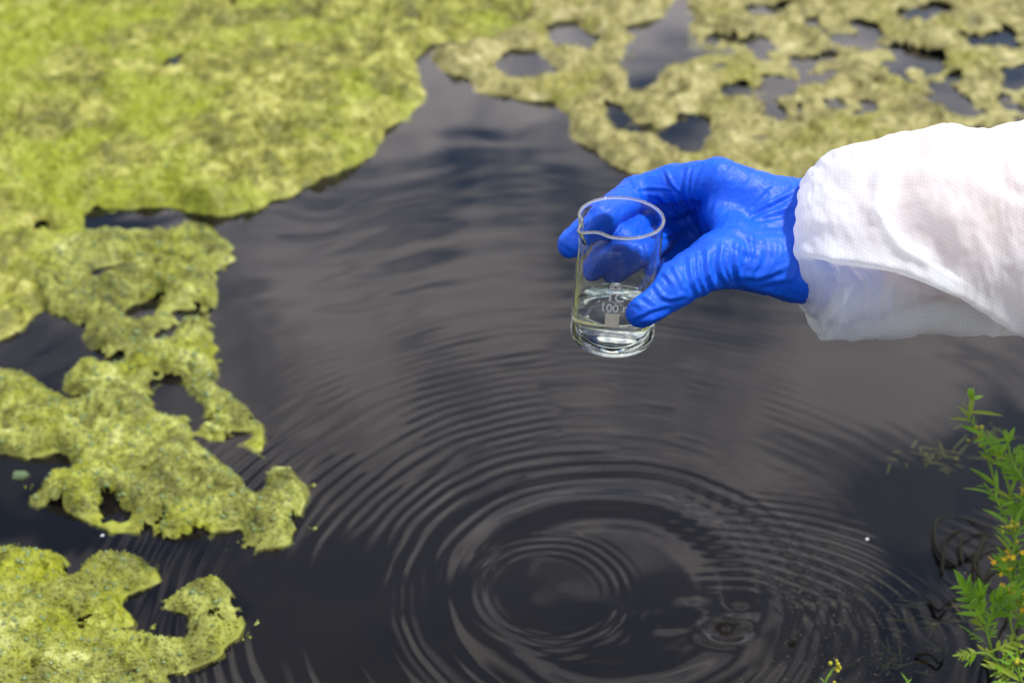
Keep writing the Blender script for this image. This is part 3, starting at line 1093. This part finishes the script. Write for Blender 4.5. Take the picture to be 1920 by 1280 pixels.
fac = sstep(-.05, .35, -(Ns * Vs).sum(-1) / np.linalg.norm(Vs, axis=1))
SZ = lambda l: smooth_line([(1440 + x / 2.783, 200 + y / 2.783) for x, y in l])
disp = np.zeros(len(Vs))
# overhanging fold: the cloth below the line falls back under it
cuff = sstep(.8, 3.4, np.repeat(np.linspace(0, 14, NR), NA))
d, pos, sg = seg_dist(spx, spy, SZ([(40, 745), (150, 752), (330, 790), (520, 815), (740, 870), (950, 960), (1130, 1060), (1400, 1190)]))
disp += cuff * fac * (-.018 * sstep(0, 22, d * sg) * sstep(190, 60, d * sg) + .0035 * np.exp(-(d / 16) ** 2))
# hollow behind the puffed front
d, pos, sg = seg_dist(spx, spy, SZ([(650, 180), (600, 330), (570, 470), (600, 590), (690, 720), (820, 800)]))
disp += fac * (.004 * np.exp(-(d / 12) ** 2) - .008 * np.exp(-((d * sg + 40) / 34) ** 2))
for ln, hh, wd in [([(450, 220), (560, 330), (650, 420)], 1.5, 10), ([(500, 480), (560, 560), (570, 600)], 2, 9), ([(620, 520), (760, 700), (960, 800)], -2.5, 18),
                   ([(980, 260), (1080, 400), (1336, 560)], 3.5, 20), ([(240, 1150), (380, 1100), (490, 990)], 3, 8),
                   ([(430, 820), (540, 960), (550, 1080), (510, 1180)], 2.2, 7), ([(740, 880), (690, 1010), (620, 1200)], 3.2, 8), ([(640, 840), (720, 900), (690, 1000)], -2, 12),
                   ([(1050, 130), (1120, 200), (1336, 330)], 3, 16), ([(1065, 135), (1010, 220), (960, 250)], -3, 12), ([(300, 270), (420, 330), (520, 500)], 1.5, 14),
                   ([(700, 1050), (950, 1100), (1336, 1160)], 1.8, 16), ([(860, 960), (1050, 1060), (1250, 1150)], -2, 14), ([(100, 900), (280, 960), (480, 980)], 2.0, 12),
                   ([(1100, 330), (1200, 420), (1400, 480)], -2.5, 14), ([(120, 560), (260, 600), (420, 590)], 1.2, 14), ([(200, 1020), (300, 1130), (420, 1180)], 1.5, 8)]:
    d, pos, sg = seg_dist(spx, spy, SZ(ln))
    disp += cuff * fac * hh * .001 * np.exp(-(d / wd) ** 2) * np.sin(np.pi * np.clip(pos, 0, 1)) ** .6
iu = np.repeat(np.linspace(0, 14, NR), NA)
ia = np.tile(np.arange(NA) / NA, NR)
wr = fbm(iu * 1.1, 3 * np.cos(ia * 2 * np.pi) + 9 + iu * .4, 600, 3) - .5
gather = np.sin(ia * 2 * np.pi * 17 + 5 * fbm(ia * 7, iu * .7, 610, 2)) * sstep(4.2, 1.0, iu)
fine = fbm(Vs[:, 0] * 90, Vs[:, 1] * 90 + Vs[:, 2] * 60, 640, 3) - .5
disp += .006 * wr * sstep(1.0, 3.0, iu) + .0005 * gather + .0022 * fine * sstep(.5, 2, iu)
Vs = Vs + Ns * disp[:, None]

m_slv, t, out = new_mat('white_nonwoven')
uvn = nd(t, 'ShaderNodeUVMap')
sxy = nd(t, 'ShaderNodeSeparateXYZ')
t.links.new(uvn.outputs[0], sxy.inputs[0])
K = 2 * math.pi / .0020
wsum = None
for a in (0, 60, 120):
    ph = math_n(t, 'ADD', math_n(t, 'MULTIPLY', sxy.outputs[0], K * math.cos(R(a))), math_n(t, 'MULTIPLY', sxy.outputs[1], K * math.sin(R(a))))
    c_ = math_n(t, 'COSINE', ph)
    wsum = c_ if wsum is None else math_n(t, 'ADD', wsum, c_)
dots = nd(t, 'ShaderNodeMapRange', inp={'From Min': .2, 'From Max': 1.9, 'To Min': 0, 'To Max': 1})
t.links.new(wsum, dots.inputs[0])
pb = nd(t, 'ShaderNodeBsdfDiffuse', inp={'Color': (.86, .89, .905, 1)})
ptl = nd(t, 'ShaderNodeBsdfTranslucent', inp={'Color': (.88, .93, .94, 1)})
bp = nd(t, 'ShaderNodeBump', inp={'Strength': .3, 'Distance': .0002})
bp.invert = True
t.links.new(dots.outputs[0], bp.inputs['Height'])
t.links.new(bp.outputs[0], pb.inputs['Normal'])
s1 = nd(t, 'ShaderNodeMixShader', inp={0: .58})
t.links.new(pb.outputs[0], s1.inputs[1])
t.links.new(ptl.outputs[0], s1.inputs[2])
stn = nd(t, 'ShaderNodeBsdfTransparent', inp={'Color': (1, 1, 1, 1)})
s2 = nd(t, 'ShaderNodeMixShader')
fc = nd(t, 'ShaderNodeMapRange', inp={'From Min': 0, 'From Max': 1, 'To Min': .03, 'To Max': .13})
t.links.new(dots.outputs[0], fc.inputs[0])
t.links.new(fc.outputs[0], s2.inputs[0])
t.links.new(s1.outputs[0], s2.inputs[1])
t.links.new(stn.outputs[0], s2.inputs[2])
t.links.new(s2.outputs[0], out.inputs[0])
sleeve = mesh_obj('sleeve', to_world(Vs), QS, m_slv, person)
sleeve['label'] = 'loose sheer white sleeve with dotted weave and gathered cuff'
uvl = sleeve.data.uv_layers.new(name='UVMap')
VSd = Vs.reshape(NR, NA, 3)
U = np.concatenate([[0], np.cumsum(np.linalg.norm(np.diff(VS.mean(1), axis=0), axis=1) * .55 + np.linalg.norm(np.diff(VS[:, NA // 4], axis=0), axis=1) * .45)])
per = .36
uv_v = np.stack([np.repeat(U, NA), ia * per], -1)
li = np.empty(len(sleeve.data.loops), np.int32)
sleeve.data.loops.foreach_get('vertex_index', li)
luv = uv_v[li]
pl = luv.reshape(-1, 4, 2)
wrap = (pl[:, :, 1].max(1) - pl[:, :, 1].min(1)) > per / 2
pl[wrap, :, 1] = np.where(pl[wrap, :, 1] < per / 2, pl[wrap, :, 1] + per, pl[wrap, :, 1])
uvl.data.foreach_set('uv', pl.reshape(-1).astype(np.float32))

# ================================================================== PLANTS AT THE WATER'S EDGE
def leaf_mat(name, a, c, rough=.45):
    m, t, out = new_mat(name)
    co = nd(t, 'ShaderNodeTexCoord')
    n = nd(t, 'ShaderNodeTexNoise', inp={'Scale': 70, 'Detail': 3})
    t.links.new(co.outputs['Object'], n.inputs['Vector'])
    r = ramp(t, [(.3, a), (.7, c)], n.outputs[0])
    pr = nd(t, 'ShaderNodeBsdfPrincipled', inp={'Roughness': rough, 'Specular IOR Level': .4})
    tl = nd(t, 'ShaderNodeBsdfTranslucent')
    t.links.new(r.outputs[0], pr.inputs['Base Color'])
    t.links.new(r.outputs[0], tl.inputs['Color'])
    mxx = nd(t, 'ShaderNodeMixShader', inp={0: .35})
    t.links.new(pr.outputs[0], mxx.inputs[1])
    t.links.new(tl.outputs[0], mxx.inputs[2])
    t.links.new(mxx.outputs[0], out.inputs[0])
    return m


m_leaf = leaf_mat('leaf_green', (.095, .23, .008), (.21, .40, .014))
m_leaf2 = leaf_mat('leaf_yellowing', (.15, .24, .012), (.30, .38, .025))
m_stem = leaf_mat('stem_green', (.13, .24, .02), (.22, .36, .04))
m_refl_seed, t, b = principled('stem_reflection', (.018, .018, .010), .7, .12)  # near-black for the modelled stem reflections, shared by the floating seed
noise_col(t, b, [(.3, (.004, .004, .003)), (.7, (.014, .014, .006))], 80)
m_flow = leaf_mat('flower_yellow', (.75, .42, .01), (.90, .66, .03))
m_bud = leaf_mat('bud_yellow', (.42, .42, .03), (.62, .55, .05))
m_weed = leaf_mat('weed_pale', (.20, .24, .06), (.38, .38, .12))


def tube(name, pts, r0, r1, mat, parent=None, sides=7):
    pts = [np.array(p, float) for p in smooth_line(pts, 5)] if len(pts) > 2 else [np.array(p, float) for p in pts]
    n = len(pts)
    V, Fq = [], []
    for i, p in enumerate(pts):
        d = pts[min(i + 1, n - 1)] - pts[max(i - 1, 0)]
        d /= np.linalg.norm(d) + 1e-12
        u = np.cross(d, (0.3, .2, 1) if abs(d[2]) < .9 else (1, 0, 0))
        u /= np.linalg.norm(u)
        v = np.cross(d, u)
        r = r0 + (r1 - r0) * i / (n - 1)
        for k in range(sides):
            a = 2 * math.pi * k / sides
            V.append(p + r * (u * math.cos(a) + v * math.sin(a)))
    for i in range(n - 1):
        for k in range(sides):
            Fq.append((i * sides + k, i * sides + (k + 1) % sides, (i + 1) * sides + (k + 1) % sides, (i + 1) * sides + k))
    Fq.append(tuple(range(sides))[::-1])
    Fq.append(tuple((n - 1) * sides + k for k in range(sides)))
    return mesh_obj(name, V, Fq, mat, parent)


def blade_verts(base, d, nrm, L, W, droop, seg=6, lobes=0, point=.8):
    """a leaf blade as a folded strip of vertices: midrib and two margins"""
    d = d / np.linalg.norm(d)
    side = np.cross(d, nrm)
    side /= np.linalg.norm(side) + 1e-12
    nrm = np.cross(side, d)
    V, Fq = [], []
    for i in range(seg + 1):
        s_ = i / seg
        wdt = W * math.sin(math.pi * min(.06 + s_ * .94, .995) ** point) ** .8 * .5
        if lobes:
            wdt *= .62 + .38 * math.cos(2 * math.pi * lobes * s_)
        c = base + d * L * s_ - np.array([0, 0, 1]) * droop * L * s_ ** 2
        V += [c - side * wdt + nrm * wdt * .35, c, c + side * wdt + nrm * wdt * .35]
    for i in range(seg):
        a = i * 3
        Fq += [(a, a + 1, a + 4, a + 3), (a + 1, a + 2, a + 5, a + 4)]
    return V, Fq


def join(lists):
    V, Fq = [], []
    for v, f in lists:
        o = len(V)
        V += list(v)
        Fq += [tuple(i + o for i in q) for q in f]
    return V, Fq


def rvec(r):
    return np.array([r.gauss(0, 1), r.gauss(0, 1), r.gauss(0, 1)])


def pinnate_leaf(parent, base, d, L, r, mat=m_leaf):
    """a leaf cut into narrow lobes: terminal blade and pairs along the rib"""
    d = d / np.linalg.norm(d)
    up = np.array([0, -.5, 1.0]) + .35 * rvec(r)
    side = np.cross(d, up)
    side /= np.linalg.norm(side)
    ls = []
    n = r.choice((3, 4, 4, 5))
    tip = base + d * L * .62
    ls.append(blade_verts(base, d, up, L * .68, L * .05, .05, 4, point=1))
    ls.append(blade_verts(tip, d, up, L * .42, L * .11, .12, 6))
    for k in range(n):
        p = base + d * L * (.22 + .42 * k / n) - np.array([0, 0, .05 * L * (k / n) ** 2])
        for sgn in (-1, 1):
            dd = d * (.75 + .2 * r.random()) + side * sgn * (.75 + .2 * r.random()) + .12 * rvec(r)
            ls.append(blade_verts(p, dd, up, L * (.24 + .13 * r.random()), L * .075, .15, 4))
    V, Fq = join(ls)
    return mesh_obj('leaf', V, Fq, mat, parent)


def simple_leaf(parent, base, d, L, W, r, mat=m_leaf):
    V, Fq = blade_verts(base, d, np.array([0, -.6, 1.0]) + .4 * rvec(r), L, W, .15 + .2 * r.random(), 7)
    return mesh_obj('leaf', V, Fq, mat, parent)


def petal_cluster(parent, c, size, r, n=7, mat=m_flow, name='flower'):
    """a small head of four-petalled flowers"""
    ls = []
    for _ in range(n):
        p = c + rvec(r) * size * .5
        ax = np.array([0, -.4, 1.0]) + .5 * rvec(r)
        ax /= np.linalg.norm(ax)
        u = np.cross(ax, (1, .2, 0))
        u /= np.linalg.norm(u)
        v = np.cross(ax, u)
        a0 = r.random() * 3
        for k in range(5):
            a = a0 + 2 * math.pi * k / 5
            dd = u * math.cos(a) + v * math.sin(a) + ax * .45
            ls.append(blade_verts(p, dd, ax, size * .24, size * .15, .1, 3))
    V, Fq = join(ls)
    return mesh_obj(name, V, Fq, mat, parent)


def bud_cluster(parent, c, size, r, n=9):
    pts = np.array([c + rvec(r) * size * .5 for _ in range(n)])
    rad = np.array([size * (.12 + .12 * r.random()) for _ in range(n)])
    return blobs('bud_cluster', pts, rad, 1.25, ICO1, m_bud, parent)


def plant(line, d0, label, seed, leaves, leaf_len=.03, kind='pinnate', tip=None, thick=.0013, depth_slope=0.0):
    """line: the stem in photograph pixels from its foot; d0: distance of the foot; leaves: list of positions along the stem"""
    r = random.Random(seed)
    pts = [PW(px, py, d0 - depth_slope * i / (len(line) - 1)) for i, (px, py) in enumerate(line)]
    pts.insert(0, pts[0] * np.array([1, 1, 0]) + np.array([.02, .015, -.02]))
    foot = pts[0]
    root = empty('waterside_plant', tuple(foot))
    bpy.context.view_layer.update()
    tag(root, label, 'plant', 'leafy plants at the water edge')
    loc = [p - foot for p in pts]
    tube('stem', [tuple(p) for p in loc], thick, thick * .55, m_stem, root)
    sm = [np.array(q) for q in smooth_line([tuple(p) for p in loc], 8)]
    for s_, sgn, L in leaves:
        i = min(int(s_ * (len(sm) - 1)), len(sm) - 2)
        if r.random() < .12:
            continue
        d = sm[i + 1] - sm[i]
        d /= np.linalg.norm(d)
        L *= r.choice((.45, .6, .8, .95, 1.15))
        out_ = np.array([sgn, .25 * r.gauss(0, 1), .0])
        dd = d * (.5 + .6 * r.random()) + out_ * (.5 + .5 * r.random()) + .34 * rvec(r)
        if kind == 'pinnate':
            pinnate_leaf(root, sm[i], dd, leaf_len * L, r, r.choice((m_leaf, m_leaf, m_leaf2)))
        else:
            simple_leaf(root, sm[i], dd, leaf_len * L * .75, leaf_len * L * .095, r, r.choice((m_leaf, m_leaf, m_leaf2)))
    if tip == 'flower':
        petal_cluster(root, sm[-1], .011, r, 14)
    elif tip == 'bud':
        bud_cluster(root, sm[-1], .007, r)
    elif tip == 'leaf':
        for k in range(4):
            simple_leaf(root, sm[-1], (sm[-1] - sm[-3]) / np.linalg.norm(sm[-1] - sm[-3]) + .45 * rvec(r), leaf_len * .42, leaf_len * .10, r)
    return root


def spread(n0, r, a=.38, b=1.0, l0=.7, l1=1.2):
    n = int(n0 * 1.5)
    return [(a + (b - a) * (k + .5 * r.random()) / n, 1 if (k % 2) else -1, l0 + (l1 - l0) * r.random()) for k in range(n)]


rr = random.Random(3)
plant([(1905, 985), (1872, 920), (1850, 850), (1828, 800), (1815, 780), (1822, 750)], 1.03, 'tall thin green stem with a leafy tip, reaching highest above the water', 11, spread(9, rr, .35, .97), .030, 'simple', 'leaf')
plant([(1925, 1010), (1900, 940), (1880, 880), (1858, 835), (1838, 815)], 1.02, 'arching green stem with yellow buds just below the tallest stem', 12, spread(7, rr), .028, 'simple', 'bud')
plant([(1960, 1000), (1930, 920), (1900, 870), (1890, 830)], 1.01, 'leafy green shoot with broad cut leaves at the frame edge above the dark tangle', 13, spread(8, rr), .034, 'pinnate', 'leaf')
plant([(1990, 1120), (1920, 1050), (1895, 990), (1870, 940), (1845, 905)], 1.0, 'bright green stem bending left over the black stem reflections', 14, spread(10, rr), .026, 'simple', None)
plant([(1960, 1230), (1900, 1110), (1895, 1060), (1905, 1010), (1900, 985)], .985, 'fine feathery green sprig above the orange flower head', 15, spread(20, rr, .4, 1.0), .026, 'simple', 'bud')
plant([(1985, 1260), (1925, 1220), (1900, 1185), (1895, 1150), (1912, 1118)], .97, 'stem topped by a cluster of orange-yellow flowers', 16, spread(6, rr), .024, 'pinnate', 'flower')
plant([(1890, 1290), (1862, 1225), (1850, 1180), (1842, 1140), (1846, 1112)], .965, 'green shoot with long cut leaves spreading left over the water, below the flower head', 17, spread(9, rr, .45, 1.0, .8, 1.3), .032, 'pinnate', 'leaf')
plant([(1980, 1330), (1930, 1290), (1880, 1250), (1850, 1225), (1815, 1225)], .955, 'lowest green stem with deeply cut leaves in the frame corner', 18, spread(9, rr), .030, 'pinnate', None)
plant([(1530, 1330), (1543, 1290), (1552, 1268), (1564, 1250)], .95, 'small sprig with yellow buds poking up alone at the bottom of the frame', 19, spread(4, rr, .2, .8), .013, 'simple', 'bud', .0010)
plant([(1690, 1340), (1700, 1300), (1700, 1272)], .95, 'single pointed green leaf tip poking up between sprig and leafy shoots', 20, [(.97, -1, 1.0), (.9, 1, .9)], .018, 'simple', None, .0010)
# undergrowth of the bank outside the frame's edge, still separate plants
for k in range(7):
    x0 = 1935 + 50 * rr.random() + 25 * (k % 3)
    y0 = 940 + 62 * k
    plant([(x0 + 60, y0 + 70), (x0 + 10, y0 + 20), (x0 - 35 - 25 * rr.random(), y0 - 30), (x0 - 60 - 20 * rr.random(), y0 - 75)], 1.02 - .012 * k,
          ['leafy shoot crowding in behind the tall thin stem', 'leafy shoot behind the arching budded stem', 'dense leafy shoot above the black stem reflections at the frame edge',
           'leafy shoot right of the feathery sprig', 'leafy shoot close behind the orange flower head', 'leafy shoot right of the long cut leaves', 'leafy shoot in the frame corner behind the lowest stem'][k],
          40 + k, spread(10, rr), .030, 'pinnate' if k % 2 else 'simple', 'flower' if k in (3,) else 'bud' if k in (1, 4, 6) else 'leaf')

# reflections of the plant stems, modelled as black tubes looping through the water
LOOPS = [[(1790, 1060), (1758, 1040), (1750, 1000), (1765, 970), (1800, 968), (1835, 985), (1870, 990)], [(1762, 1075), (1764, 1045), (1770, 1010), (1800, 990), (1812, 972)],
         [(1800, 1050), (1798, 1015), (1815, 1000), (1850, 1005), (1890, 1010)], [(1810, 1048), (1840, 1035), (1848, 1010), (1850, 985)],
         [(1835, 1080), (1838, 1045), (1860, 1020), (1900, 1030)], [(1745, 1128), (1765, 1140), (1785, 1128), (1792, 1118)], [(1720, 1228), (1745, 1222), (1765, 1238), (1775, 1225), (1765, 1212)],
         [(1850, 1090), (1866, 1060), (1890, 1050), (1925, 1060)], [(1845, 1010), (1830, 1050), (1850, 1090), (1880, 1110), (1930, 1110)]]
names = ['black rotten stem looping highest of the dark tangle', 'thin black stem hanging straight inside the dark loop', 'black stem running level through the dark tangle',
         'short black stem slanting across the middle of the dark tangle', 'black stem arching in the lower half of the dark tangle', 'short black twig lying on the water left of the cut leaves',
         'black curled scrap on the water near the bottom weeds', 'black stem sunk under the green sprigs', 'thick black stem curving beneath the feathery sprig']
for ln, nm in zip(LOOPS, names):
    pts = [plane_pt(px + 5 * math.sin(px * 3.1), py + 4 * math.sin(py * 2.3), .002 + .003 * math.sin(k * 1.3)) for k, (px, py) in enumerate(ln)]
    o = tube('stem_reflection', [tuple(p) for p in pts], .0013 + .0007 * ((len(nm) * 7) % 5) / 4, .0005, m_refl_seed)
    tag(o, nm, 'stem reflection', 'modelled reflections of the plant stems')

# bank under the plants, its dark mud standing in for shaded undergrowth, mostly outside the frame
bx = np.linspace(0, 1, 60)
by_ = np.linspace(0, 1, 70)
BXg, BYg = np.meshgrid(bx, by_)
lo_, hi_ = plane_pt(1895, 1330), plane_pt(1890, 880)
edge_x = lo_[0] + (hi_[0] - lo_[0]) * BYg + (fbm(BYg * 9, BYg * 0 + 2, 801, 3) - .5) * .05
XX = edge_x + BXg ** 1.5 * 2.0 - .03
YYg = lo_[1] - .25 + (hi_[1] - lo_[1] + .3) * BYg
ZZg = -.03 + .16 * sstep(0, .35, BXg) * sstep(0, .06, 1 - BYg) + .02 * (fbm(XX * 30, YYg * 30, 811, 3) - .5)
idb = np.arange(60 * 70).reshape(70, 60)
qb = np.stack([idb[:-1, :-1], idb[:-1, 1:], idb[1:, 1:], idb[1:, :-1]], -1).reshape(-1, 4)
bank = mesh_obj('bank', np.stack([XX, YYg, ZZg], -1).reshape(-1, 3), qb, m_bed)
bank['kind'] = 'structure'

# drowned pale weeds, just under the surface
for (px, py, wdt, n, lab) in [(1745, 850, 70, 26, 'pale drowned weed showing faintly under the water left of the tall stem'), (1850, 815, 60, 18, 'pale drowned weed behind the tallest green stem'),
                              (1740, 1165, 70, 26, 'pale drowned weed with yellow specks under the water left of the cut leaves'), (1670, 1235, 60, 16, 'pale drowned weed trailing towards the lone budded sprig')]:
    r = random.Random(px)
    c0 = plane_pt(px, py, -.004)
    root = empty('drowned_weed', tuple(c0))
    tag(root, lab, 'water weed', 'drowned weeds')
    ls = []
    for k in range(n):
        a = np.array([r.gauss(0, .45) * wdt * .0004, r.gauss(0, .3) * wdt * .0005, -.004 * r.random()])
        ls.append(blade_verts(a, np.array([r.gauss(0, 1), r.gauss(0, .7), .12 * r.random()]), np.array([0, 0, 1.0]), .008 + .018 * r.random(), .0017, .25 * r.random() - .1, 5))
    V, Fq = join(ls)
    mesh_obj('frond', V, Fq, m_weed, root)
    pts = np.array([[r.gauss(0, .4) * wdt * .0004, r.gauss(0, .3) * wdt * .0005, -.001] for _ in range(8)])
    blobs('seed_cluster', pts, np.array([.0008 + .0008 * r.random() for _ in range(8)]), .9, ICO1, m_bud, root)

# floating specks
m_spk, t, b = principled('speck', (.16, .13, .08), .8, .3)
noise_col(t, b, [(.35, (.06, .05, .03)), (.65, (.24, .20, .13))], 90)
n = 520
px = 1400 + 330 * rng.random(n) + 60 * rng.normal(size=n)
py = 1100 + 200 * rng.random(n) + 20 * rng.normal(size=n)
pts = np.array([plane_pt(a, c, .0002) for a, c in zip(px, py)])
far = np.hypot(pts[:, 0] - cB[0], pts[:, 1] - cB[1]) > .04
o = blobs('floating_specks', pts[far], (.0003 + .0007 * rng.random(n) ** 3)[far], .3, ICO1, m_spk)
tag(o, 'fine pale specks of scum scattered on the dark water near the plants', 'scum', kind='stuff')
m_fleck, t, b = principled('pale_fleck', (.7, .72, .72), .4)
for px, py, lab, mm in [(1626, 1010, 'tiny white fleck on the water right of the ripples', m_fleck), (192, 1003, 'tiny white fleck on the dark water under the bubbly mat', m_fleck), (1486, 1205, 'small dark seed floating right of the splash', m_refl_seed)]:
    p = plane_pt(px, py, .0006)
    V, Fc = ICO2
    o = mesh_obj('floating_fleck', V * np.array([.0026, .0016, .0008]) * (1.4 if mm is m_refl_seed else .6), [tuple(int(i) for i in f) for f in Fc], mm)
    o.location = p
    o.rotation_euler = (0, 0, .6)
    tag(o, lab, 'fleck')
